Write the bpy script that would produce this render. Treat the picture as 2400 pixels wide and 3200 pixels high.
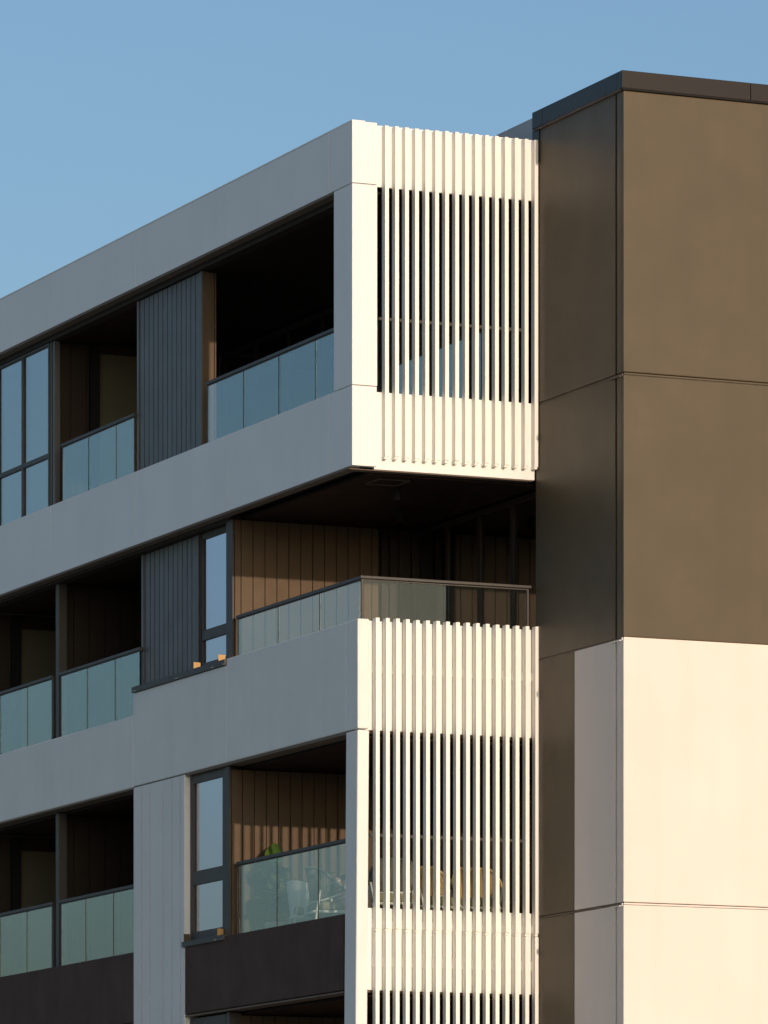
import bpy, bmesh, math, random
from mathutils import Vector, Matrix
random.seed(7)
R = math.radians
scene = bpy.context.scene
for o in list(bpy.data.objects):
    bpy.data.objects.remove(o, do_unlink=True)

# ------------------------------------------------------------------ camera, sky, sun, exposure
cam_data = bpy.data.cameras.new("camera")
cam = bpy.data.objects.new("camera", cam_data)
scene.collection.objects.link(cam)
cam.location = (-25.909, -60.281, 1.6)
cam.rotation_euler = (R(90), 0, R(-23.578))
cam_data.sensor_width = 36
cam_data.sensor_fit = 'AUTO'
cam_data.lens = 200.25
cam_data.shift_y = 0.83625
cam_data.clip_start = 0.5
cam_data.clip_end = 6000
scene.camera = cam

SUN_EL, SUN_AZ = 10.25, 0.27          # azimuth measured from -Y towards +X
world = bpy.data.worlds.new("World")
scene.world = world
world.use_nodes = True
nt = world.node_tree
nt.nodes.clear()
sky = nt.nodes.new('ShaderNodeTexSky')
sky.sky_type = 'NISHITA'
sky.sun_disc = False
sky.sun_elevation = R(SUN_EL)
sky.sun_rotation = R(180 - SUN_AZ)
sky.altitude = 0
sky.air_density = 1.0
sky.dust_density = 3.0
sky.ozone_density = 2.85
bg = nt.nodes.new('ShaderNodeBackground')
bg.inputs['Strength'].default_value = 0.15
out = nt.nodes.new('ShaderNodeOutputWorld')
nt.links.new(sky.outputs[0], bg.inputs['Color'])
nt.links.new(bg.outputs[0], out.inputs['Surface'])

sd = bpy.data.lights.new("sun", 'SUN')
sd.energy = 2.6
sd.angle = R(0.5)
sd.color = (1.0, 0.745, 0.56)
sun = bpy.data.objects.new("sun", sd)
scene.collection.objects.link(sun)
az, el = R(SUN_AZ), R(SUN_EL)
to_sun = Vector((math.sin(az)*math.cos(el), -math.cos(az)*math.cos(el), math.sin(el)))
sun.rotation_euler = to_sun.to_track_quat('Z', 'Y').to_euler()
sun.location = (0, -80, 40)

scene.view_settings.view_transform = 'Standard'
scene.view_settings.look = 'None'
scene.view_settings.exposure = 0.11
scene.view_settings.gamma = 1.0
scene.view_settings.use_curve_mapping = False
scene.render.engine = 'CYCLES'
scene.cycles.max_bounces = 10
scene.cycles.transparent_max_bounces = 24

# ------------------------------------------------------------------ materials
def mat(name, col, rough=0.6, spec=0.5, metal=0.0, mottle=0.0, scale=1.2, streak=0.0,
        bump=0.0, bscale=60, col2=None, coat=0.0):
    m = bpy.data.materials.new(name)
    m.use_nodes = True
    t = m.node_tree
    b = t.nodes['Principled BSDF']
    b.inputs['Roughness'].default_value = rough
    b.inputs['Specular IOR Level'].default_value = spec
    b.inputs['Metallic'].default_value = metal
    b.inputs['Coat Weight'].default_value = coat
    b.inputs['Base Color'].default_value = (*col, 1)
    geo = t.nodes.new('ShaderNodeNewGeometry')
    if mottle > 0 or streak > 0:
        n = t.nodes.new('ShaderNodeTexNoise')
        n.inputs['Scale'].default_value = scale
        n.inputs['Detail'].default_value = 5
        n.inputs['Roughness'].default_value = 0.6
        t.links.new(geo.outputs['Position'], n.inputs['Vector'])
        c2 = col2 or tuple(max(0, c*(1-mottle)) for c in col)
        mx = t.nodes.new('ShaderNodeMix')
        mx.data_type = 'RGBA'
        mx.inputs[6].default_value = (*[min(1, c*(1+mottle*0.35)) for c in col], 1)
        mx.inputs[7].default_value = (*c2, 1)
        ramp = t.nodes.new('ShaderNodeMapRange')
        ramp.inputs[1].default_value = 0.3
        ramp.inputs[2].default_value = 0.75
        t.links.new(n.outputs['Fac'], ramp.inputs[0])
        t.links.new(ramp.outputs[0], mx.inputs[0])
        last = mx.outputs[2]
        if streak > 0:
            mp = t.nodes.new('ShaderNodeMapping')
            mp.inputs['Scale'].default_value = (5, 5, 0.35)
            t.links.new(geo.outputs['Position'], mp.inputs['Vector'])
            n2 = t.nodes.new('ShaderNodeTexNoise')
            n2.inputs['Scale'].default_value = 1.0
            n2.inputs['Detail'].default_value = 4
            t.links.new(mp.outputs[0], n2.inputs['Vector'])
            r2 = t.nodes.new('ShaderNodeMapRange')
            r2.inputs[1].default_value = 0.45
            r2.inputs[2].default_value = 0.8
            r2.inputs[3].default_value = 1.0
            r2.inputs[4].default_value = 1.0 - streak
            t.links.new(n2.outputs['Fac'], r2.inputs[0])
            sc = t.nodes.new('ShaderNodeVectorMath')
            sc.operation = 'SCALE'
            t.links.new(last, sc.inputs[0])
            t.links.new(r2.outputs[0], sc.inputs['Scale'])
            last = sc.outputs[0]
        t.links.new(last, b.inputs['Base Color'])
        # uneven gloss
        r3 = t.nodes.new('ShaderNodeMapRange')
        r3.inputs[3].default_value = max(0.02, rough-0.06)
        r3.inputs[4].default_value = min(1, rough+0.08)
        t.links.new(n.outputs['Fac'], r3.inputs[0])
        t.links.new(r3.outputs[0], b.inputs['Roughness'])
    if bump > 0:
        nb = t.nodes.new('ShaderNodeTexNoise')
        nb.inputs['Scale'].default_value = bscale
        nb.inputs['Detail'].default_value = 3
        t.links.new(geo.outputs['Position'], nb.inputs['Vector'])
        bp = t.nodes.new('ShaderNodeBump')
        bp.inputs['Strength'].default_value = bump
        bp.inputs['Distance'].default_value = 0.01
        t.links.new(nb.outputs['Fac'], bp.inputs['Height'])
        t.links.new(bp.outputs[0], b.inputs['Normal'])
    return m

def glass_mat(name, tint, f0, rough=0.0, gtint=(1, 1, 1), veil=0.0, wav=0.0):
    m = bpy.data.materials.new(name)
    m.use_nodes = True
    t = m.node_tree
    t.nodes.clear()
    o = t.nodes.new('ShaderNodeOutputMaterial')
    tr = t.nodes.new('ShaderNodeBsdfTransparent')
    tr.inputs[0].default_value = (*tint, 1)
    gl = t.nodes.new('ShaderNodeBsdfGlossy')
    gl.inputs['Roughness'].default_value = rough
    gl.inputs[0].default_value = (*gtint, 1)
    geo = t.nodes.new('ShaderNodeNewGeometry')
    dt = t.nodes.new('ShaderNodeVectorMath'); dt.operation = 'DOT_PRODUCT'
    t.links.new(geo.outputs['Normal'], dt.inputs[0])
    t.links.new(geo.outputs['Incoming'], dt.inputs[1])
    ab = t.nodes.new('ShaderNodeMath'); ab.operation = 'ABSOLUTE'
    t.links.new(dt.outputs['Value'], ab.inputs[0])
    om = t.nodes.new('ShaderNodeMath'); om.operation = 'SUBTRACT'
    om.inputs[0].default_value = 1.0
    t.links.new(ab.outputs[0], om.inputs[1])
    pw = t.nodes.new('ShaderNodeMath'); pw.operation = 'POWER'
    pw.inputs[1].default_value = 5
    t.links.new(om.outputs[0], pw.inputs[0])
    ma = t.nodes.new('ShaderNodeMath'); ma.operation = 'MULTIPLY_ADD'
    ma.inputs[1].default_value = 1-f0
    ma.inputs[2].default_value = f0
    t.links.new(pw.outputs[0], ma.inputs[0])
    if wav > 0:
        n = t.nodes.new('ShaderNodeTexNoise')
        n.inputs['Scale'].default_value = 1.3
        n.inputs['Detail'].default_value = 1
        t.links.new(geo.outputs['Position'], n.inputs['Vector'])
        bp = t.nodes.new('ShaderNodeBump')
        bp.inputs['Strength'].default_value = wav
        bp.inputs['Distance'].default_value = 0.02
        t.links.new(n.outputs['Fac'], bp.inputs['Height'])
        t.links.new(bp.outputs[0], gl.inputs['Normal'])
    base = tr.outputs[0]
    if veil > 0:      # thin film of dust on the pane
        df = t.nodes.new('ShaderNodeBsdfDiffuse')
        df.inputs[0].default_value = (0.7, 0.72, 0.68, 1)
        nz = t.nodes.new('ShaderNodeTexNoise')
        nz.inputs['Scale'].default_value = 2.5
        nz.inputs['Detail'].default_value = 5
        t.links.new(geo.outputs['Position'], nz.inputs['Vector'])
        mr = t.nodes.new('ShaderNodeMapRange')
        mr.inputs[1].default_value = 0.3
        mr.inputs[2].default_value = 0.7
        mr.inputs[3].default_value = veil*0.6
        mr.inputs[4].default_value = veil*1.4
        t.links.new(nz.outputs['Fac'], mr.inputs[0])
        mv = t.nodes.new('ShaderNodeMixShader')
        t.links.new(mr.outputs[0], mv.inputs[0])
        t.links.new(base, mv.inputs[1])
        t.links.new(df.outputs[0], mv.inputs[2])
        base = mv.outputs[0]
    mx = t.nodes.new('ShaderNodeMixShader')
    t.links.new(ma.outputs[0], mx.inputs[0])
    t.links.new(base, mx.inputs[1])
    t.links.new(gl.outputs[0], mx.inputs[2])
    t.links.new(mx.outputs[0], o.inputs[0])
    return m

M = {}
M['white'] = mat('white_painted_panel', (0.82, 0.83, 0.82), 0.5, 0.4, mottle=0.04, scale=0.9, streak=0.025, bump=0.05, bscale=35)
M['concrete'] = mat('light_painted_concrete', (0.78, 0.79, 0.77), 0.7, 0.3, mottle=0.05, scale=1.3, streak=0.035, bump=0.12, bscale=45)
M['white_metal'] = mat('white_coated_metal', (0.88, 0.86, 0.81), 0.4, 0.5, mottle=0.03, scale=3)
M['cream'] = mat('cream_render_panel', (0.77, 0.695, 0.64), 0.75, 0.3, mottle=0.05, scale=0.7, streak=0.03, bump=0.1, bscale=50)
M['brown'] = mat('brown_fibre_cement', (0.088, 0.0655, 0.0375), 0.48, 0.35, mottle=0.16, scale=1.6, col2=(0.075, 0.060, 0.034), streak=0.06, bump=0.05, bscale=30)
M['charcoal'] = mat('charcoal_concrete', (0.098, 0.070, 0.060), 0.85, 0.10, mottle=0.2, scale=1.5, streak=0.12, bump=0.15, bscale=45)
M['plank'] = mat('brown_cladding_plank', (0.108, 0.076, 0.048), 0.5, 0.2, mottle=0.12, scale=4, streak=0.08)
M['plank_shade'] = mat('shade_darkened_plank', (0.030, 0.021, 0.015), 0.55, 0.25, mottle=0.15, scale=4)  # plank copy with the deep shade of the balcony recesses put into its colour
M['slat_grey'] = mat('slate_grey_cladding', (0.098, 0.098, 0.098), 0.42, 0.4, mottle=0.1, scale=2.5)
M['frame'] = mat('grey_window_frame', (0.068, 0.064, 0.060), 0.48, 0.28, mottle=0.08, scale=5)
M['dark'] = mat('dark_brown_trim', (0.026, 0.019, 0.015), 0.55, 0.25, mottle=0.1, scale=4)
M['soffit'] = mat('brown_soffit_paint', (0.15, 0.112, 0.084), 0.6, 0.4, mottle=0.12, scale=3)
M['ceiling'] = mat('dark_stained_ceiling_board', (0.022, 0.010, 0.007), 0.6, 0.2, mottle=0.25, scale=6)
M['coping'] = mat('dark_sheet_metal', (0.018, 0.014, 0.013), 0.34, 0.26, mottle=0.12, scale=1.5)
M['roofgrey'] = mat('pale_grey_sheet', (0.46, 0.46, 0.46), 0.45, 0.5, mottle=0.08, scale=1.5)
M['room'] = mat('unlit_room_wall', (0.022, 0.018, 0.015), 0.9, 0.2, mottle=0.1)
M['floor'] = mat('grey_floor_slab', (0.055, 0.05, 0.045), 0.85, 0.2, mottle=0.15, scale=3)
M['door'] = mat('olive_cream_door', (0.13, 0.12, 0.075), 0.7, 0.2, mottle=0.05)
M['tan'] = mat('tan_end_plate', (0.55, 0.33, 0.12), 0.5, 0.4, mottle=0.12, scale=14)
M['black'] = mat('black_rubber_seal', (0.012, 0.011, 0.011), 0.7, 0.2)
M['screw'] = mat('bright_screw_steel', (0.7, 0.7, 0.7), 0.25, 0.5, metal=1.0)
M['glass'] = glass_mat('balustrade_glass', (0.86, 0.90, 0.90), 0.13, gtint=(0.90, 0.97, 0.97), wav=0.015)
M['clear'] = glass_mat('clear_glass', (0.90, 0.93, 0.92), 0.03, gtint=(0.9, 0.97, 0.96), wav=0.01)
M['lavender'] = glass_mat('coated_window_glass', (0.40, 0.42, 0.50), 0.50, gtint=(0.88, 0.88, 1.0), wav=0.02)
M['window'] = glass_mat('window_glass', (0.55, 0.60, 0.60), 0.27, gtint=(0.95, 0.98, 1.0), wav=0.02)
M['rope'] = mat('tan_rope', (0.80, 0.55, 0.25), 0.8, 0.2, mottle=0.2, scale=30)
M['greyrope'] = mat('grey_rope', (0.22, 0.22, 0.20), 0.8, 0.2, mottle=0.2, scale=30)
M['cushion'] = mat('olive_beige_fabric', (0.33, 0.29, 0.19), 0.9, 0.1, mottle=0.12, scale=12, bump=0.3, bscale=200)
M['pot'] = mat('grey_planter', (0.30, 0.30, 0.29), 0.7, 0.3, mottle=0.12, scale=6)
M['soil'] = mat('potting_soil', (0.03, 0.02, 0.015), 0.95, 0.1)
M['stem'] = mat('green_brown_stem', (0.09, 0.08, 0.035), 0.8, 0.2)
M['curtain'] = mat('rose_beige_curtain', (0.42, 0.32, 0.28), 0.9, 0.1, mottle=0.1, scale=4)
M['ground'] = mat('pale_gravel_ground', (0.39, 0.41, 0.345), 0.95, 0.1, mottle=0.3, scale=0.3)

def leaf_mat(name, c1, c2):
    m = bpy.data.materials.new(name); m.use_nodes = True
    t = m.node_tree; b = t.nodes['Principled BSDF']; o = t.nodes['Material Output']
    n = t.nodes.new('ShaderNodeTexNoise'); n.inputs['Scale'].default_value = 9
    mx = t.nodes.new('ShaderNodeMix'); mx.data_type = 'RGBA'
    mx.inputs[6].default_value = (*c1, 1); mx.inputs[7].default_value = (*c2, 1)
    t.links.new(n.outputs['Fac'], mx.inputs[0]); t.links.new(mx.outputs[2], b.inputs['Base Color'])
    b.inputs['Roughness'].default_value = 0.4
    tl = t.nodes.new('ShaderNodeBsdfTranslucent')
    t.links.new(mx.outputs[2], tl.inputs[0])
    ms = t.nodes.new('ShaderNodeMixShader'); ms.inputs[0].default_value = 0.3
    t.links.new(b.outputs[0], ms.inputs[1]); t.links.new(tl.outputs[0], ms.inputs[2])
    t.links.new(ms.outputs[0], o.inputs[0])
    return m
M['leaf'] = leaf_mat('broad_green_leaf', (0.10, 0.18, 0.035), (0.05, 0.10, 0.022))
M['leaf2'] = leaf_mat('young_green_leaf', (0.30, 0.42, 0.05), (0.20, 0.33, 0.04))

def plaid_mat():
    m = bpy.data.materials.new('rose_plaid_fabric'); m.use_nodes = True
    t = m.node_tree; b = t.nodes['Principled BSDF']; b.inputs['Roughness'].default_value = 0.9
    tc = t.nodes.new('ShaderNodeTexCoord')
    mxs = []
    for ax in (0, 1):
        w = t.nodes.new('ShaderNodeTexWave'); w.wave_type = 'BANDS'
        w.bands_direction = 'Y' if ax == 0 else 'Z'
        w.inputs['Scale'].default_value = 3.2
        t.links.new(tc.outputs['Object'], w.inputs['Vector'])
        g = t.nodes.new('ShaderNodeMath'); g.operation = 'GREATER_THAN'; g.inputs[1].default_value = 0.93
        t.links.new(w.outputs['Fac'], g.inputs[0]); mxs.append(g)
    mm = t.nodes.new('ShaderNodeMath'); mm.operation = 'MAXIMUM'
    t.links.new(mxs[0].outputs[0], mm.inputs[0]); t.links.new(mxs[1].outputs[0], mm.inputs[1])
    mx = t.nodes.new('ShaderNodeMix'); mx.data_type = 'RGBA'
    mx.inputs[6].default_value = (0.55, 0.32, 0.26, 1); mx.inputs[7].default_value = (0.75, 0.68, 0.6, 1)
    t.links.new(mm.outputs[0], mx.inputs[0]); t.links.new(mx.outputs[2], b.inputs['Base Color'])
    return m
M['plaid'] = plaid_mat()

# ------------------------------------------------------------------ mesh helpers
COL = scene.collection
def obj(name, bm, material, parent=None, loc=None):
    me = bpy.data.meshes.new(name)
    bm.to_mesh(me); bm.free()
    me.materials.append(material)
    o = bpy.data.objects.new(name, me)
    COL.objects.link(o)
    if parent: o.parent = parent
    if loc: o.location = loc
    return o

def add_box(bm, x0, x1, y0, y1, z0, z1, bev=0.0, lean=0.0):
    """lean: sideways shift in X of the lower end"""
    vs = []
    for x in (x0, x1):
        for y in (y0, y1):
            for z in (z0, z1):
                vs.append(bm.verts.new((x + (lean if z == z0 else 0), y, z)))
    f = [(0,1,3,2),(4,6,7,5),(0,4,5,1),(2,3,7,6),(0,2,6,4),(1,5,7,3)]
    fs = [bm.faces.new([vs[i] for i in q]) for q in f]
    if bev > 0:
        es = list({e for fc in fs for e in fc.edges})
        bmesh.ops.bevel(bm, geom=es, offset=bev, segments=2, affect='EDGES', profile=0.5)
    return vs

def box(name, x0, x1, y0, y1, z0, z1, m, parent=None, bev=0.0, lean=0.0, label=None, kind=None):
    bm = bmesh.new()
    add_box(bm, x0, x1, y0, y1, z0, z1, bev, lean)
    bmesh.ops.recalc_face_normals(bm, faces=bm.faces)
    o = obj(name, bm, M[m], parent)
    if label: o['label'] = label
    if kind: o['kind'] = kind
    return o

def boxes(name, lst, m, parent=None, bev=0.0, label=None, kind=None):
    bm = bmesh.new()
    for q in lst: add_box(bm, *q, bev)
    bmesh.ops.recalc_face_normals(bm, faces=bm.faces)
    o = obj(name, bm, M[m], parent)
    if label: o['label'] = label
    if kind: o['kind'] = kind
    return o

def clone(o, parent=None, loc=(0, 0, 0)):
    c = o.copy(); COL.objects.link(c)
    c.parent = parent
    c.location = loc
    return c

def tube(bm, pts, r, n=8, closed=False):
    pts = [Vector(p) for p in pts]
    rings = []
    N = len(pts)
    for i, p in enumerate(pts):
        if closed: d = pts[(i+1) % N] - pts[i-1]
        else: d = pts[min(i+1, N-1)] - pts[max(i-1, 0)]
        d.normalize()
        up = Vector((0, 0, 1)) if abs(d.z) < 0.95 else Vector((0, 1, 0))
        a = d.cross(up).normalized(); b = d.cross(a).normalized()
        rr = r[i] if isinstance(r, (list, tuple)) else r
        rings.append([bm.verts.new(p + a*math.cos(2*math.pi*k/n)*rr + b*math.sin(2*math.pi*k/n)*rr) for k in range(n)])
    for i in range(N if closed else N-1):
        A, B = rings[i], rings[(i+1) % N]
        for k in range(n):
            bm.faces.new((A[k], A[(k+1) % n], B[(k+1) % n], B[k]))
    if not closed:
        bm.faces.new(rings[0]); bm.faces.new(rings[-1][::-1])

def tubeobj(name, runs, r, m, parent, n=8, label=None):
    bm = bmesh.new()
    for p in runs: tube(bm, p, r, n)
    bmesh.ops.recalc_face_normals(bm, faces=bm.faces)
    for f in bm.faces: f.smooth = True
    o = obj(name, bm, M[m], parent)
    if label: o['label'] = label
    return o

def empty(name, label, cat, loc=(0, 0, 0), rz=0.0, group=None):
    o = bpy.data.objects.new(name, None)
    COL.objects.link(o)
    o.location = loc; o.rotation_euler = (0, 0, rz)
    o['label'] = label; o['category'] = cat
    if group: o['group'] = group
    o.empty_display_size = 0.3
    return o

# ------------------------------------------------------------------ ground
bm = bmesh.new()
for x, y in ((-1500, -1500), (1500, -1500), (1500, 1500), (-1500, 1500)):
    bm.verts.new((x, y, 0))
bm.faces.new(bm.verts[:])
g = obj('ground', bm, M['ground']); g['kind'] = 'structure'

# ------------------------------------------------------------------ apartment building
B = empty('apartment_building', 'white banded apartment building with slatted corner bays and glass balconies, left of the brown block', 'building')
BACK = 30.0            # the facade runs on past the left edge of the picture
FL = {5: 12.65, 4: 9.65, 3: 6.65, 2: 3.65}
CE = {5: 15.25, 4: 11.985, 3: 8.97, 2: 5.97}

# structural core: slabs and inner rooms
box('floor_slab', 0.20, 9.0, 0.16, BACK, 12.06, 12.65, 'floor', B)
box('floor_slab', 0.24, 9.0, 0.16, BACK, 9.04, 9.65, 'floor', B)
box('floor_slab', 0.24, 9.0, 0.16, BACK, 6.05, 6.65, 'floor', B)
box('floor_slab', 0.24, 9.0, 0.16, BACK, 3.04, 3.65, 'floor', B)
box('roof_slab', 0.15, 2.56, 0.16, BACK, 15.32, 15.90, 'floor', B)
box('roof_slab', 2.64, 9.0, 0.14, BACK, 15.32, 16.20, 'floor', B)
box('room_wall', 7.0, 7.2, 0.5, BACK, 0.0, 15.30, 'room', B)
box('foundation_wall', 0.28, 2.3, 0.2, BACK, 0.0, 3.03, 'charcoal', B)
# parapet of the higher roof, seen behind the screen
pz = [(-0.4+0.55, 1.38), (1.395, 4.5), (4.515, 7.6), (7.615, 10.7)]
for y0, y1 in pz:
    box('roof_parapet_panel', 2.60, 2.63, y0, y1, 15.70, 16.365, 'roofgrey', B, 0.004)

# white bands of the left facade, level 5 roof band and level 5 floor band
seams = [0.0, 0.686, 3.785, 6.925, 10.03, 13.13, 16.23, 19.33, 22.43]
G = 0.010
def band(z0, z1, x0, th, m, lst, bev=0.003, name='wall_panel', label=None):
    for a, b in zip(lst[:-1], lst[1:]):
        box(name, x0, x0+th, a + (G/2 if a > 0 else 0), b-G/2, z0, z1, m, B, bev, label=label)
# corner blocks wrap round to the sunlit face
def lblock(name, x0, x1, y0, y1, z0, z1, thx, thy, m, bev=0.006, chip=None, lean=0.0):
    """L-shaped corner piece: a leg along Y (thickness thx) and a leg along X (thickness thy)"""
    bm = bmesh.new()
    pts = [(x0, y0), (x1, y0), (x1, y0+thy), (x0+thx, y0+thy), (x0+thx, y1), (x0, y1)]
    lo = [bm.verts.new((p[0]+lean, p[1], z0)) for p in pts]
    hi = [bm.verts.new((p[0], p[1], z1)) for p in pts]
    bm.faces.new(lo[::-1]); bm.faces.new(hi)
    n = len(pts)
    for i in range(n):
        bm.faces.new((lo[i], lo[(i+1) % n], hi[(i+1) % n], hi[i]))
    bmesh.ops.recalc_face_normals(bm, faces=bm.faces)
    if bev:
        bmesh.ops.bevel(bm, geom=bm.edges[:], offset=bev, segments=2, affect='EDGES', profile=0.5)
    return obj(name, bm, M[m], B)
lblock('corner_panel', 0, 0.314, 0, 0.681, 15.262, 15.975, 0.14, 0.09, 'white')
lblock('corner_post', 0, 0.316, 0, 0.543, 12.936, 15.254, 0.13, 0.12, 'white')
lblock('corner_panel', 0, 0.310, 0, 0.681, 12.005, 12.928, 0.14, 0.09, 'white')
band(15.262, 15.970, 0.0, 0.13, 'white', seams[1:])
band(12.005, 12.930, 0.0, 0.13, 'white', seams[1:])
# backing behind the joints, brown soffit edge strips
box('backing_wall', 0.15, 0.19, 0.12, BACK, 15.27, 15.93, 'dark', B)
box('backing_wall', 0.15, 0.19, 0.12, BACK, 12.02, 12.90, 'dark', B)
box('soffit_strip', 0.012, 0.145, 0.12, BACK, 15.236, 15.2585, 'soffit', B, label='brown soffit strip under the roof band')
box('soffit_strip', 0.012, 0.145, 0.12, BACK, 11.982, 12.0025, 'soffit', B)
box('soffit_strip', 0.02, 2.34, 0.112, 0.26, 11.978, 11.9865, 'soffit', B)
box('header_trim', 0.15, 0.30, 0.55, BACK, 15.17, 15.262, 'dark', B, 0.004)
box('header_trim', 0.15, 0.30, 4.14, BACK, 11.95, 12.01, 'dark', B, 0.004)
box('coping_strip', -0.004, 0.16, 0.0, BACK, 15.972, 15.985, 'white_metal', B)

# ---------------- slatted screens on the sunlit face
P = 0.127
def slat_screen(panel, x_start, n, z0, z1, stand, brackets):
    """slats hang in front of the white panel: panel > slat, slat_clip, bracket"""
    bm = bmesh.new(); add_box(bm, 0, 0.048, 0, stand-0.001, z0, z1, 0.0025)
    bmesh.ops.recalc_face_normals(bm, faces=bm.faces)
    first = obj('slat', bm, M['white_metal'], panel, (x_start, 0, 0))
    bm = bmesh.new()
    add_box(bm, 0, 0.040, 0.012, stand-0.003, z0-0.030, z0-0.006)
    add_box(bm, -0.004, 0.060, 0.004, stand-0.001, z0-0.006, z0-0.001)
    cl = obj('slat_clip', bm, M['white_metal'], panel, (x_start, 0, 0))
    bk = [box('bracket', 0.004, 0.044, stand+0.001, 0.1235, r0, r1, 'white_metal', panel) for r0, r1 in brackets]
    for o in bk: o.location = (x_start, 0, 0)
    for i in range(1, n):
        clone(first, panel, (x_start+P*i+random.uniform(-.0015, .0015), random.uniform(-.0015, .0015), random.uniform(-.003, .003)))
        clone(cl, panel, (x_start+P*i, 0, 0))
        for o in bk: clone(o, panel, (x_start+P*i, 0, 0))
# upper screen
box('wall_panel', 0.3185, 2.362, 0.100, 0.150, 15.257, 15.969, 'white', B, 0.005)
p5 = box('slat_screen', 0.3185, 2.368, 0.100, 0.150, 11.990, 12.887, 'white', B, 0.005, label='upper white slatted screen of sixteen slats')
slat_screen(p5, 0.414, 16, 12.137, 15.955, 0.096, [])
box('corner_filler', 0.135, 0.33, 0.128, 0.16, 12.70, 12.93, 'dark', B)
# middle screen (level 3) and lowest screen (level 2)
p4 = box('slat_screen', 0.19, 2.368, 0.125, 0.165, 8.976, 10.243, 'white', B, 0.006, label='middle white slatted screen in front of the rope chairs')
p3 = box('slat_screen', 0.19, 2.368, 0.125, 0.165, 5.972, 6.923, 'white', B, 0.006, label='lowest white slatted screen')
box('wall_panel', 0.17, 2.368, 0.125, 0.165, 2.972, 3.90, 'white', B, 0.006)
slat_screen(p4, 0.298, 17, 6.676, 10.265, 0.091, [(9.641, 9.738), (6.69, 6.776)])
slat_screen(p3, 0.295, 17, 3.20, 6.640, 0.091, [(6.247, 6.361)])

# ---------------- lower white block, level 4 parapet
lblock('corner_panel', 0.070, 0.2165, 0.0, 0.34, 8.978, 10.244, 0.12, 0.11, 'concrete', 0.014)
box('wall_panel', 0.070, 0.19, 0.3405, 4.045, 8.976, 10.240, 'concrete', B, 0.012)
box('wall_panel', 0.070, 0.19, 4.0455, 7.192, 8.976, 10.160, 'concrete', B, 0.010)
for y0, y1 in ((7.200, 13.6), (13.61, 20.0), (20.01, 29.0)):
    box('wall_panel', 0.070, 0.19, y0, y1, 8.966, 9.882, 'concrete', B, 0.014)
lblock('corner_post', 0.070, 0.2165, 0.0, 0.350, 2.0, 8.962, 0.12, 0.11, 'concrete', 0.016, lean=-0.050)
box('backing_wall', 0.192, 0.235, 0.17, BACK, 9.06, 9.80, 'dark', B)
box('soffit_strip', 0.085, 0.30, 0.36, BACK, 8.945, 8.9745, 'soffit', B)
box('soffit_strip', 0.085, 0.30, 0.46, BACK, 5.955, 5.975, 'soffit', B)
box('soffit_strip', 0.22, 2.36, 0.166, 0.30, 8.95, 8.98, 'soffit', B)
box('soffit_strip', 0.22, 2.36, 0.166, 0.30, 5.95, 5.98, 'soffit', B)
# charcoal bands, level 3 parapets
LB = 'charcoal concrete parapet panel'
box('wall_panel', 0.070, 0.19, 0.440, 5.415, 5.985, 6.868, 'charcoal', B, 0.012, label='charcoal parapet panel under the plant balcony')
for y0, y1 in ((7.21, 13.6), (13.61, 20.0), (20.01, 29.0)):
    box('wall_panel', 0.070, 0.19, y0, y1, 5.985, 6.878, 'charcoal', B, 0.012, label='charcoal parapet panel under the far balconies')
box('wall_panel', 0.070, 0.19, 0.440, 5.415, 2.985, 3.868, 'charcoal', B, 0.012)
box('wall_panel', 0.070, 0.19, 7.21, BACK, 2.985, 3.878, 'charcoal', B, 0.012)
box('backing_wall', 0.20, 0.235, 0.40, BACK, 6.06, 6.80, 'dark', B)

# ribbed white pier between the level 3 openings: grooved panel pieces
gy = [5.430, 5.576, 5.859, 6.162, 6.623, 6.902, 7.190]
pier = box('pier', 0.0785, 0.26, 5.434, 7.186, 0.0, 8.960, 'concrete', B, 0.0, label='white ribbed pier')
for q in gy[1:-1]: box('groove', 0.0765, 0.078, q-0.009, q+0.009, 0.02, 8.950, 'dark', pier)
for a, b in zip(gy[:-1], gy[1:]):
    box('pier_rib', 0.070, 0.0782, a+0.010, b-0.010, 0.02, 8.950, 'concrete', pier, 0.0012)

# ---------------- ceilings of boards
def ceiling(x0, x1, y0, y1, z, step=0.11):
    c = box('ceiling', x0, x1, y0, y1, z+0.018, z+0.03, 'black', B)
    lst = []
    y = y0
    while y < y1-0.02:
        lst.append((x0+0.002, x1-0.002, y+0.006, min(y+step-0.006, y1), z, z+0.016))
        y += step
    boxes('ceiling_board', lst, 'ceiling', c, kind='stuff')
    return c
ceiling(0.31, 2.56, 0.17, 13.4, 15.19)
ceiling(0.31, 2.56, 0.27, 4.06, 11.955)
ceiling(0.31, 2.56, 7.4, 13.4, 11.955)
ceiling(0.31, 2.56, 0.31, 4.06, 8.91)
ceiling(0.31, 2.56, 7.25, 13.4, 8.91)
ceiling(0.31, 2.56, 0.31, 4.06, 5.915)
for x, y in ((1.05, 1.1), (1.75, 2.6)):
    bm = bmesh.new()
    bmesh.ops.create_cone(bm, cap_ends=True, segments=20, radius1=0.05, radius2=0.05, depth=0.14, matrix=Matrix.Translation((x, y, 11.883)))
    obj('ceiling_lamp', bm, M['black'], B)
# access hatch frame in the terrace soffit
boxes('ceiling_hatch', [(0.55, 0.95, 0.50, 0.515, 11.946, 11.954), (0.55, 0.95, 0.885, 0.90, 11.946, 11.954),
                        (0.55, 0.565, 0.516, 0.884, 11.946, 11.954), (0.935, 0.95, 0.516, 0.884, 11.946, 11.954)], 'soffit', B)

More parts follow.
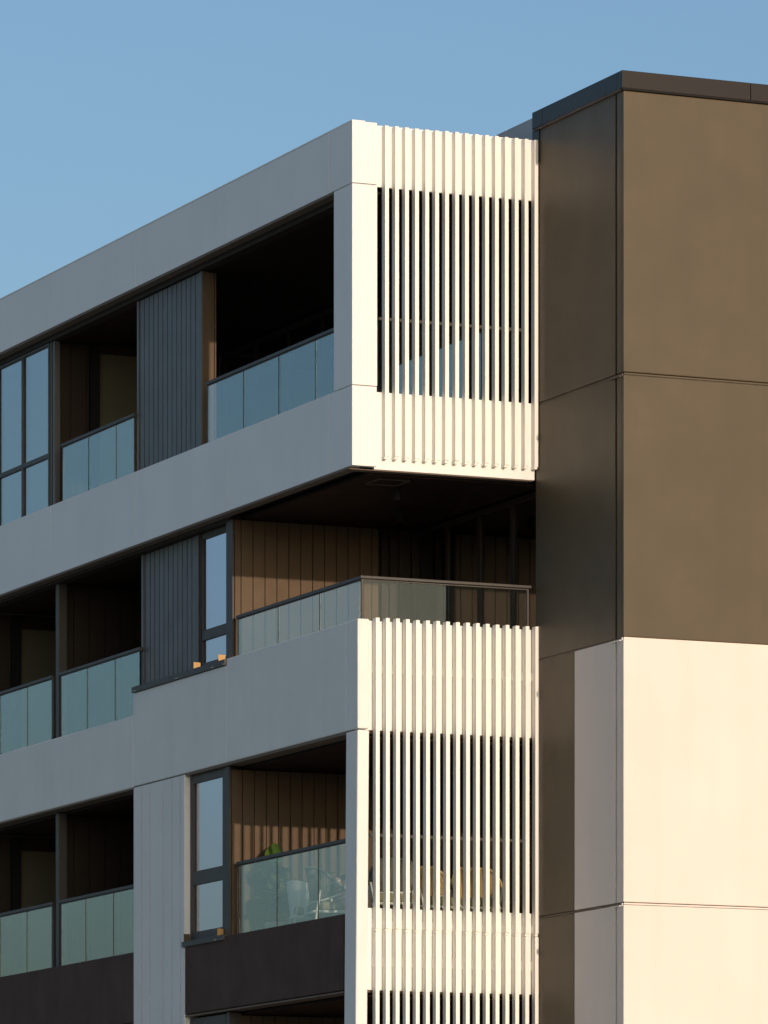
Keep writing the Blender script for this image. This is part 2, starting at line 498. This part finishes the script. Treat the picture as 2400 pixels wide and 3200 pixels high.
# ---------------- balustrades
def balustrade_y(x, y0, y1, joints, zr, zb, label=None, post_start=True, post_end=True):
    """runs along the left facade; x is its outer face"""
    L = [(x-0.012, x+0.042, y0, y1, zr-0.038, zr)]
    L.append((x+0.006, x+0.022, y0, y1, zr-0.052, zr-0.039))
    for yy, flag in ((y0, post_start), (y1, post_end)):
        if flag:
            a, b = (yy+0.002, yy+0.03) if yy == y0 else (yy-0.03, yy-0.002)
            L.append((x+0.008, x+0.036, a, b, zb-0.30, zr-0.053))
    h = boxes('balustrade', L, 'frame', B, 0.002)
    if label: h['label'] = label
    js = [y0+0.03] + list(joints) + [y1-0.03]
    for a, b in zip(js[:-1], js[1:]):
        box('glass_pane', x+0.008, x+0.018, a+0.011, b-0.011, zb-0.25, zr-0.054, 'glass', h)
    for j in joints:
        box('joint_seal', x+0.0075, x+0.0125, j-0.009, j+0.009, zb-0.25, zr-0.053, 'black', h)
    return h
balustrade_y(0.15, 0.56, 4.90, (1.465, 2.59, 3.71), 13.745, 12.93, 'glass balustrade between the corner post and the grey shutter', False)
balustrade_y(0.15, 7.37, 10.03, (8.03, 9.04), 13.745, 12.93, 'glass balustrade left of the grey shutter', False)
balustrade_y(0.20, 7.30, 10.22, (8.20, 9.22), 10.765, 9.88, None, False)
balustrade_y(0.20, 10.52, 13.5, (11.49, 12.57), 10.765, 9.88)
balustrade_y(0.20, 7.20, 10.22, (8.26, 9.27), 7.765, 6.88, None, False)
balustrade_y(0.20, 10.52, 13.5, (11.51, 12.57), 7.765, 6.88)
balustrade_y(0.20, 0.40, 4.02, (1.495, 2.764), 7.765, 6.87, 'glass balustrade in front of the leafy plant', False)
# level 4 terrace balustrade turns the corner
balustrade_y(0.185, 0.19, 3.99, (1.42, 2.69), 10.762, 10.24, 'terrace balustrade along the shaded side', False)
L = [(0.173, 2.35, 0.150, 0.204, 10.733, 10.763), (0.186, 0.214, 0.158, 0.186, 9.75, 10.724),
     (2.300, 2.325, 0.168, 0.19, 9.75, 10.724), (0.215, 2.30, 0.170, 0.186, 10.711, 10.7245)]
h = boxes('balustrade', L, 'frame', B, 0.002, label='terrace balustrade along the sunlit side')
box('glass_pane', 0.226, 1.262, 0.172, 0.182, 9.95, 10.710, 'clear', h)
box('glass_pane', 1.292, 2.285, 0.172, 0.182, 9.95, 10.710, 'clear', h)
# balustrades behind the slatted screens
for z, zb, x0 in ((13.79, 12.88, 0.33), (7.80, 6.92, 0.24)):
    h = boxes('balustrade', [(x0, 2.36, 0.27, 0.31, z-0.035, z)], 'frame', B, 0.002, label='inner balustrade behind the slats')
    for a, b in ((x0+0.01, 1.33), (1.345, 2.35)):
        box('glass_pane', a, b, 0.284, 0.294, zb-0.1, z-0.036, 'clear', h)

# ---------------- vertical cladding infill beside the openings
def shutter(x, y0, y1, z0, z1, pitch=0.159, m='slat_grey', label=None):
    s = box('shutter', x+0.022, x+0.05, y0, y1, z0, z1, 'black', B, label=label)
    y = y0
    k = 0
    while y < y1-0.02:
        w = min(pitch, y1-y)
        box('slat', x, x+0.0215, y+0.012, y+w-0.012, z0+0.004, z1-0.004, m, s, 0.003)
        y += pitch
        k += 1
    return s
shutter(0.195, 5.216, 7.30, 12.55, 15.165, label='vertical grey boarding between two level five balconies')
box('shutter_edge', 0.185, 0.265, 7.305, 7.366, 12.55, 15.165, 'slat_grey', B, 0.003)
box('shutter_edge', 0.185, 0.265, 5.152, 5.212, 12.55, 15.165, 'slat_grey', B, 0.003)
shutter(0.255, 5.49, 7.29, 9.70, 11.945, label='vertical grey boarding beside the narrow level four window')
box('shutter_edge', 0.245, 0.30, 7.295, 7.366, 9.70, 11.945, 'slat_grey', B, 0.003)
box('shutter_edge', 0.250, 0.33, 5.425, 5.485, 10.16, 11.945, 'slat_grey', B, 0.003)

# side walls of cladding planks facing the sun
def plank_wall_x(y, x0, x1, z0, z1, pitch=0.158, th=0.10, label=None, m='plank', gx=None):
    w = box('cladding_wall', x0, x1, y+0.020, y+th, z0, z1, 'black', B, label=label)
    x = x0
    while x < x1-0.02:
        b = min((gx if gx and x < gx else x+pitch), x1)
        box('plank', x+0.005, b-0.005, y, y+0.0195, z0+0.003, z1-0.003, m, w, 0.0015)
        x = b
    return w
plank_wall_x(4.10, 0.202, 2.12, 9.66, 11.953, gx=0.286, label='brown plank wall at the back of the terrace')
plank_wall_x(4.10, 0.16, 2.12, 6.66, 8.905, gx=0.305, label='brown plank wall behind the leafy plant')
plank_wall_x(4.10, 0.26, 2.56, 3.66, 5.91)
plank_wall_x(5.15, 0.20, 0.388, 12.66, 15.16, label='narrow plank return beside the grey boarding')
plank_wall_x(10.45, 0.22, 0.70, 12.66, 15.16, pitch=0.22, m='plank_shade')
plank_wall_x(10.45, 0.26, 2.56, 9.66, 11.953, pitch=0.22, m='plank_shade')
plank_wall_x(10.45, 0.26, 2.56, 6.66, 8.905, pitch=0.22, m='plank_shade')
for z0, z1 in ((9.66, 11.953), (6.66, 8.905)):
    plank_wall_x(13.5, 0.26, 0.70, z0, z1, pitch=0.22, m='plank_shade')
    box('door_frame', 0.705, 0.835, 13.46, 13.6, z0, z1, 'black', B)
    box('door', 0.838, 1.80, 13.50, 13.54, z0, z1-0.19, 'door', B, label='pale olive door at the end of the balcony')
    box('door_header', 0.838, 2.56, 13.48, 13.6, z1-0.188, z1, 'dark', B)
    box('room_wall', 1.805, 2.56, 13.50, 13.6, z0, z1-0.19, 'room', B)
box('door_frame', 0.705, 0.835, 10.41, 10.56, 12.66, 15.16, 'black', B)
box('door', 0.838, 1.80, 10.45, 10.49, 12.66, 15.048, 'door', B, label='pale olive door at the end of the level five balcony')
box('door_header', 0.838, 2.56, 10.43, 10.56, 15.05, 15.16, 'dark', B)
box('room_wall', 1.805, 2.56, 10.45, 10.56, 12.66, 15.048, 'room', B)
# dividing posts
for z0, z1 in ((9.66, 11.955), (6.66, 8.93)):
    box('dividing_post', 0.215, 0.33, 10.30, 10.42, z0, z1, 'frame', B, 0.004)

# ---------------- windows
def window_y(x, y0, y1, z0, z1, trans=(), mull=(), fw=0.055, m='frame', label=None, depth=0.07, gm='window'):
    """window in the plane facing -X; frame mesh with panes as children"""
    L = [(x, x+depth, y0, y0+fw, z0, z1), (x, x+depth, y1-fw, y1, z0, z1),
         (x, x+depth, y0+fw, y1-fw, z0, z0+fw), (x, x+depth, y0+fw, y1-fw, z1-fw, z1)]
    ys = [y0+fw] + [c for q in mull for c in (q-fw*0.75, q+fw*0.75)] + [y1-fw]
    zs = [z0+fw] + [c for q in trans for c in (q-fw*0.85, q+fw*0.85)] + [z1-fw]
    for q in mull: L.append((x, x+depth, q-fw*0.75, q+fw*0.75, z0+fw, z1-fw))
    for i in range(0, len(ys), 2):
        for q in trans: L.append((x+0.001, x+depth, ys[i], ys[i+1], q-fw*0.85, q+fw*0.85))
    w = boxes('window', L, m, B, 0.003, label=label)
    for i in range(0, len(ys), 2):
        for j in range(0, len(zs), 2):
            box('pane', x+0.025, x+0.037, ys[i], ys[i+1], zs[j], zs[j+1], gm, w)
    for j in range(0, len(zs), 2):   # inner sash line
        pass
    return w
# level 5, left: glazed balcony
window_y(0.165, 10.545, 13.50, 12.72, 15.165, trans=(13.68,), mull=(11.585, 12.56), fw=0.036, label='tall glazed balcony screen at the left edge')
boxes('mullion_strip', [(0.18, 0.26, 10.370, 10.432, 12.5, 15.165), (0.20, 0.26, 10.440, 10.478, 12.5, 15.165), (0.18, 0.26, 10.486, 10.536, 12.5, 15.165)], 'slat_grey', B, 0.004)
# level 4 narrow window
w = window_y(0.27, 4.46, 5.42, 10.26, 11.945, trans=(10.68,), fw=0.075, label='narrow window beside the grey boarding', gm='lavender')
boxes('mullion_strip', [(0.175, 0.201, 4.11, 4.31, 10.20, 11.955), (0.21, 0.30, 4.345, 4.40, 10.20, 11.955), (0.24, 0.30, 4.41, 4.455, 10.20, 11.955)], 'frame', B, 0.003)
box('mullion_strip', 0.262, 0.33, 5.35, 5.423, 10.26, 11.945, 'dark', B)
# level 3 narrow window
w3 = window_y(0.146, 4.26, 5.43, 6.90, 8.94, trans=(7.665,), fw=0.10, label='narrow window right of the white ribbed pier', gm='lavender')
boxes('mullion_strip', [(0.125, 0.159, 4.10, 4.215, 6.86, 8.945), (0.16, 0.30, 4.216, 4.258, 6.86, 8.945)], 'frame', B, 0.003)
# level 2 window heads
window_y(0.146, 4.26, 5.43, 3.90, 5.93, trans=(4.70,), fw=0.12)
boxes('mullion_strip', [(0.135, 0.30, 4.105, 4.215, 3.86, 5.94), (0.16, 0.30, 4.216, 4.258, 3.86, 5.94)], 'frame', B, 0.003)
# rooms behind the narrow windows: closed dark boxes
for z0, z1 in ((9.66, 11.99), (6.66, 8.99), (3.66, 5.99)):
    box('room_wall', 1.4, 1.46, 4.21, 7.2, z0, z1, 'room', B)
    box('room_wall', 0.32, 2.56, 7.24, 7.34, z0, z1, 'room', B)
# glazed doors along the back of the balconies
def glazed_run(x, y0, y1, z0, z1, n, label=None):
    st = (y1-y0)/n
    return window_y(x, y0, y1, z0, z1, mull=[y0+st*i for i in range(1, n)], fw=0.06, m='dark', label=label, depth=0.08)
glazed_run(2.60, 0.30, 10.40, 12.66, 15.17, 9, 'row of glazed doors at the back of the level five balcony')
glazed_run(2.60, 0.30, 4.09, 9.66, 11.94, 4, 'glazed doors at the back of the terrace')
glazed_run(2.60, 0.30, 4.09, 6.66, 8.90, 4)
for z0, z1 in ((9.66, 11.94), (6.66, 8.90)):
    glazed_run(2.60, 7.40, 13.4, z0, z1, 5)
# frames at the right end of the plank walls
for z0, z1 in ((9.66, 11.95), (6.66, 8.90)):
    boxes('door_frame', [(2.125, 2.16, 4.02, 4.12, z0, z1), (2.24, 2.275, 4.03, 4.12, z0, z1), (2.37, 2.40, 4.03, 4.12, z0, z1), (2.54, 2.595, 4.03, 4.12, z0, z1)], 'dark', B, 0.003)
    box('door', 2.162, 2.538, 4.08, 4.10, z0, z1, 'dark', B)
# walls that close the interior
for z0, z1 in ((12.66, 15.3), (9.66, 12.05), (6.66, 9.03)):
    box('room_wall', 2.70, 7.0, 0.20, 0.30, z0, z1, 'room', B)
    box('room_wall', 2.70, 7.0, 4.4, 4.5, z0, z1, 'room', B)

# sills with end plates and screws
def sill(y0, y1, z0, z1, caps, scr):
    s = box('window_sill', 0.045, 0.20, y0, y1, z0, z1, 'frame', B, 0.003)
    for y, zz in caps:
        bm = bmesh.new()
        vs = [bm.verts.new(v) for v in ((0.055, y, z1+0.001), (0.265, y, z1+0.005), (0.265, y, zz), (0.055, y, zz))]
        v2 = [bm.verts.new((v.co.x, y+0.004, v.co.z)) for v in vs]
        bm.faces.new(vs); bm.faces.new(v2[::-1])
        for i in range(4): bm.faces.new((vs[i], vs[(i+1) % 4], v2[(i+1) % 4], v2[i]))
        bmesh.ops.recalc_face_normals(bm, faces=bm.faces)
        obj('end_cap', bm, M['tan'], s)
    L = []
    for y in scr:
        L.append((0.041, 0.0445, y, y+0.012, z0+0.012, z0+0.019))
    boxes('screw', L, 'screw', s)
    return s
sill(4.05, 7.195, 10.163, 10.235, [], [7.12, 7.05, 5.66, 5.60, 4.47, 4.42, 4.08])
for (ya) in (4.27, 5.09):
    box('end_cap', 0.058, 0.148, ya, ya+0.004, 10.225, 10.315, 'tan', B, label='tan sill end plate on the sill of the level four window')
sill(4.08, 5.474, 6.820, 6.886, [], [5.43, 4.36, 4.33, 4.12])
box('end_cap', 0.06, 0.143, 4.31, 4.314, 6.887, 6.975, 'tan', B)
box('end_cap', 0.06, 0.143, 5.426, 5.4285, 6.887, 6.985, 'plank', B)  # brown instead of tan: the slats' shadow is put into this plate's colour

# curtain inside the level 3 window
bm = bmesh.new()
N = 26
lo = []; hi = []
for i in range(N):
    y = 5.12+0.22*i/(N-1); x = 0.30+0.018*math.sin(i*1.45)
    lo.append(bm.verts.new((x, y, 6.95))); hi.append(bm.verts.new((x, y, 8.88)))
for i in range(N-1): bm.faces.new((lo[i], lo[i+1], hi[i+1], hi[i]))
for f in bm.faces: f.smooth = True
o = obj('curtain', bm, M['curtain'])
sm = o.modifiers.new('thick', 'SOLIDIFY'); sm.thickness = 0.004
o['label'] = 'rose beige curtain drawn aside behind the narrow window next to the white pier'; o['category'] = 'curtain'

# ------------------------------------------------------------------ projecting brown and cream block
T = empty('stairwell_block', 'brown panelled block with cream lower panels and dark roof edge, right of the slatted bays', 'building', (0, 0, 0))
XD, YD, XE = 2.3765, -2.254, 14.0
def tb(*a, **k):
    return box(a[0], *a[1:7], a[7], T, *(a[8:]), **k)
tb('core_wall', XD+0.05, XE, YD+0.05, 0.10, 0.0, 16.05, 'black')
zj = [(12.886, 16.072, 'brown', 'brown'), (9.886, 12.856, 'brown', 'brown'), (6.882, 9.866, 'cream', 'cream'), (3.88, 6.850, 'cream', 'cream'), (0.05, 3.85, 'cream', 'cream')]
for i, (z0, z1, m1, m2) in enumerate(zj):
    tb('wall_panel', XD, XE, YD, YD+0.049, z0, z1, m1, 0.010)
    # left return: narrow corner strip, then wide panel
    tb('corner_strip', XD+0.001, XD+0.049, YD+0.0495, -2.078, z0, z1, m1 if m1 == 'brown' else m1, 0.004)
    if m1 == 'brown':
        tb('wall_panel', XD+0.001, XD+0.049, -2.030, 0.095, z0, z1, 'brown', 0.005)
    else:
        tb('wall_panel', XD+0.001, XD+0.049, -2.030, -0.958, z0, z1, 'cream', 0.004)
        tb('wall_panel', XD+0.001, XD+0.049, -0.945, 0.095, z0, z1, 'brown', 0.005, label='brown panel left of the cream panel')
# ledges in the horizontal joints and metal clips
for z, m in ((12.871, 'brown'), (9.876, 'cream'), (6.866, 'cream'), (3.865, 'cream')):
    tb('joint_ledge', XD+0.012, XE, YD+0.012, YD+0.048, z-0.010, z+0.008, m)
    tb('joint_ledge', XD+0.010, XD+0.048, YD+0.05, 0.09, z-0.010, z+0.008, 'brown' if m == 'brown' else 'soffit')
    boxes('drip_clip', [(XD-0.022, XD+0.004, -2.19, -1.93, z-0.032, z-0.020), (XD-0.004, XD+0.006, -2.225, -2.19, z-0.030, z+0.004)],
          'soffit' if m == 'brown' else 'white_metal', T, 0.002)
# roof edge
tb('roof_coping', XD-0.035, 3.972, YD-0.035, YD+0.10, 16.092, 16.292, 'coping', 0.004)
tb('roof_coping', 3.980, 7.0, YD-0.035, YD+0.10, 16.092, 16.292, 'coping', 0.004)
tb('roof_coping', 7.008, XE, YD-0.035, YD+0.10, 16.092, 16.292, 'coping', 0.004)
tb('roof_coping', XD-0.035, XD+0.10, YD+0.101, -0.172, 16.092, 16.292, 'coping', 0.004)
tb('roof_coping', XD-0.035, XD+0.10, -0.164, 0.118, 16.092, 16.292, 'coping', 0.004)
tb('roof_deck', XD+0.101, XE, YD+0.101, 0.11, 16.10, 16.24, 'coping')
tb('drip_edge', XD-0.030, XE, YD-0.030, YD+0.02, 16.074, 16.0915, 'black')
tb('drip_edge', XD-0.028, XD+0.04, YD+0.021, 0.112, 16.074, 16.0915, 'soffit')
L = []
for y in (-1.85, -1.45, -1.0, -0.62, -0.28, -0.11): L.append((XD-0.040, XD-0.0355, y, y+0.014, 16.112, 16.124))
for x in (2.46, 3.9, 4.05): L.append((x, x+0.012, YD-0.040, YD-0.0355, 16.112, 16.124))
boxes('rivet', L, 'dark', T)
# small flashing where the screen meets this block
tb('flashing', XD-0.012, XD-0.001, -0.02, 0.16, 15.70, 16.08, 'coping')

# ------------------------------------------------------------------ balcony furniture, level 3 (floor 6.65)
F3 = 6.651
def rope_chair(name, label, loc, rz, rope='rope', frame='white_metal', shell=None, w=0.56, group=None, seat_h=0.44, back_h=0.88, lounge=False):
    c = empty(name, label, 'chair', loc, rz, group)
    hw = w/2; d = 0.26
    # legs (chair faces -Y in its own frame)
    for sx in (-1, 1):
        for sy, top in ((-1, 0.62 if not lounge else 0.60), (1, 0.62)):
            tubeobj('leg', [[(sx*(hw-0.02), sy*d*1.05, 0), (sx*(hw-0.05), sy*(d-0.03), seat_h-0.06), (sx*(hw-0.005), sy*(d-0.07), top)]], 0.014, frame, c)
    tubeobj('seat_frame', [[(-hw+.04, -d, seat_h-.07), (hw-.04, -d, seat_h-.07), (hw-.04, d, seat_h-.07), (-hw+.04, d, seat_h-.07), (-hw+.04, -d, seat_h-.07)]], 0.018, frame, c)
    bm = bmesh.new(); add_box(bm, -hw+.045, hw-.045, -d-.01, d-.02, seat_h-.05, seat_h+.055, 0.03)
    o = obj('seat_cushion', bm, M['cushion'], c)
    for f in o.data.polygons: f.use_smooth = True
    # back hoop: goes round from arm to arm, high at the back
    def hoop(t, up):
        a = math.pi*t       # 0 .. 1 from right arm front round the back to the left arm
        x = hw*1.04*math.cos(a); y = -0.10+(d+0.14)*math.sin(a)
        e = min(1.0, math.sin(a)*1.25)**(0.9 if not shell else 0.5)
        if up: return Vector((x, y, 0.62+(back_h-0.62)*e))
        return Vector((x*(0.84 if not shell else 0.95), -0.06+(d+0.04)*math.sin(a), (seat_h+0.06 if not shell else seat_h-0.10)+0.08*(1-e)))
    top = [hoop(i/28, True) for i in range(29)]
    lowr = [hoop(i/28, False) for i in range(29)]
    tubeobj('back_rail', [top], 0.017, rope if not shell else frame, c)
    tubeobj('lower_rail', [lowr], 0.012, frame, c)
    if shell:
        bm = bmesh.new()
        A = [bm.verts.new(p) for p in top]; Bv = [bm.verts.new(p) for p in lowr]
        for i in range(28): bm.faces.new((A[i], A[i+1], Bv[i+1], Bv[i]))
        o = obj('back_shell', bm, M[shell], c)
        s = o.modifiers.new('t', 'SOLIDIFY'); s.thickness = 0.012
    else:
        runs = []
        n = 50
        for i in range(1, n):
            t = 0.06+0.88*i/n
            runs.append([hoop(t, True), hoop(t*0.92+0.04, False)])
        o = tubeobj('rope_back', runs, 0.0058, rope, c, n=5)
    return c
grp = 'tan rope armchairs on the slatted balcony'
rope_chair('rope_chair', 'tan rope armchair behind the slats, left one of the pair', (1.45, 1.05, F3), R(8), group=grp)
rope_chair('rope_chair', 'tan rope armchair behind the slats, right one nearest the brown block', (2.03, 1.0, F3), R(-14), group=grp)
rope_chair('rope_chair', 'grey rope lounge chair with its back to the glass, plaid cushion on it', (0.68, 2.22, F3), R(78), rope='greyrope', w=0.70, back_h=0.90, group='grey and white chairs by the glass')
rope_chair('armchair', 'white shell armchair between the leafy plant and the grey rope chair', (0.76, 3.0, F3), R(76), shell='white_metal', w=0.56, back_h=0.80, group='grey and white chairs by the glass')
rope_chair('rope_chair', 'white framed armchair half hidden behind the corner post', (0.86, 0.80, F3), R(160), rope='greyrope', w=0.55, group='grey and white chairs by the glass')
# plaid cushion
bm = bmesh.new()
bmesh.ops.create_uvsphere(bm, u_segments=24, v_segments=16, radius=1)
for v in bm.verts:
    x, y, z = v.co
    sg = lambda q, e: math.copysign(abs(q)**e, q)
    v.co = (0.075*x, 0.22*sg(y, .55), 0.20*sg(z, .55))
for f in bm.faces: f.smooth = True
o = obj('cushion', bm, M['plaid'], None, (0.74, 2.10, F3+0.60)); o.rotation_euler = (0, R(-20), R(-10))
o['label'] = 'rose plaid cushion lying on the grey rope chair'; o['category'] = 'cushion'

# plants
def leaf_mesh(L, W, fold=0.18, droop=0.35):
    bm = bmesh.new(); n = 9; rows = []
    for i in range(n):
        t = i/(n-1)
        w = W*math.sin(math.pi*min(1, t*0.93+0.05))**0.8*(1-0.25*t)
        z = -droop*L*t*t
        y = L*t
        rows.append([bm.verts.new((-w/2, y, z+fold*w)), bm.verts.new((-w/4, y, z+fold*w*.45+0.004*((i % 2)*2-1))), bm.verts.new((0, y, z)), bm.verts.new((w/4, y, z+fold*w*.45-0.004*((i % 2)*2-1))), bm.verts.new((w/2, y, z+fold*w))])
    for a, b in zip(rows[:-1], rows[1:]):
        for k in range(4): bm.faces.new((a[k], a[k+1], b[k+1], b[k]))
    for f in bm.faces: f.smooth = True
    me = bpy.data.meshes.new('leaf'); bm.to_mesh(me); bm.free()
    return me
def plant(label, loc, height, nleaf, L, W, pot_r, pot_h, seed, top_leaf=True, spread=0.10):
    rnd = random.Random(seed)
    p = empty('potted_plant', label, 'plant', loc, 0)
    bm = bmesh.new()
    bmesh.ops.create_cone(bm, cap_ends=True, segments=28, radius1=pot_r*0.78, radius2=pot_r, depth=pot_h, matrix=Matrix.Translation((0, 0, pot_h/2)))
    bmesh.ops.bevel(bm, geom=[e for e in bm.edges if abs(e.verts[0].co.z-e.verts[1].co.z) < 1e-4], offset=0.01, segments=2, affect='EDGES')
    po = obj('pot', bm, M['pot'], p)
    bm = bmesh.new(); bmesh.ops.create_cone(bm, cap_ends=True, segments=24, radius1=pot_r*.9, radius2=pot_r*.9, depth=0.01, matrix=Matrix.Translation((0, 0, pot_h+0.006)))
    obj('soil', bm, M['soil'], p)
    stems = []
    for s in range(4):
        a = rnd.uniform(0, 6.28)
        tipr = rnd.uniform(0.3, 1)*spread*1.6
        h = height*rnd.uniform(0.75, 1.0) if s else height
        pts = [(0.03*math.cos(a), 0.03*math.sin(a), pot_h), (tipr*.5*math.cos(a), tipr*.5*math.sin(a), pot_h+(h-pot_h)*.5), (tipr*math.cos(a), tipr*math.sin(a), h-0.05)]
        tubeobj('stem', [pts], 0.011, 'stem', p, n=6)
        stems.append(pts)
    big = leaf_mesh(L, W); big.materials.append(M['leaf'])
    mid = leaf_mesh(L*0.78, W*0.85, 0.25, 0.2); mid.materials.append(M['leaf'])
    yg = leaf_mesh(L*1.0, W*0.8, 0.12, 0.05); yg.materials.append(M['leaf2'])
    for i in range(nleaf):
        s = stems[i % 4]; t = rnd.uniform(0.12, 1.0)
        q0, q1 = (Vector(s[0]), Vector(s[1])) if t < .5 else (Vector(s[1]), Vector(s[2]))
        pos = q0.lerp(q1, (t*2) % 1.0 if t < 1 else 1)
        me = big if rnd.random() < .6 else mid
        o = bpy.data.objects.new('leaf', me); COL.objects.link(o); o.parent = p
        o.location = pos
        sc = rnd.uniform(0.7, 1.1)
        el = R(rnd.uniform(0, 60))
        for k in range(30):            # keep every leaf inside the balcony
            rz = i*2.4+rnd.uniform(-.5, .5)+k*0.5
            tx = loc[0]+pos.x-math.sin(rz)*L*sc*math.cos(el)
            ty = loc[1]+pos.y+math.cos(rz)*L*sc*math.cos(el)
            if tx-W*0.5*abs(math.cos(rz)) > 0.27 and ty+W*0.5*abs(math.sin(rz)) < 4.06: break
        o.rotation_euler = (el, R(rnd.uniform(-25, 25)), rz); o.scale = (sc, sc, sc)
    if top_leaf:
        for rx, rz, sc in ((80, 5.87, 1.2), (60, 0.9, 0.75), (62, 4.6, 0.7)):
            o = bpy.data.objects.new('leaf', yg if sc == 1.0 else big); COL.objects.link(o); o.parent = p
            o.location = stems[0][2]; o.rotation_euler = (R(rx), 0, rz); o.scale = (sc, sc, sc)
    return p
plant('tall broad leaved potted plant behind the glass, one bright leaf above the handrail', (0.56, 3.58, F3), 1.10, 60, 0.27, 0.22, 0.17, 0.36, 3, spread=0.14)
plant('smaller dark leaved plant behind the grey rope chair', (1.10, 3.35, F3), 0.92, 20, 0.30, 0.11, 0.16, 0.40, 11, False, spread=0.12)
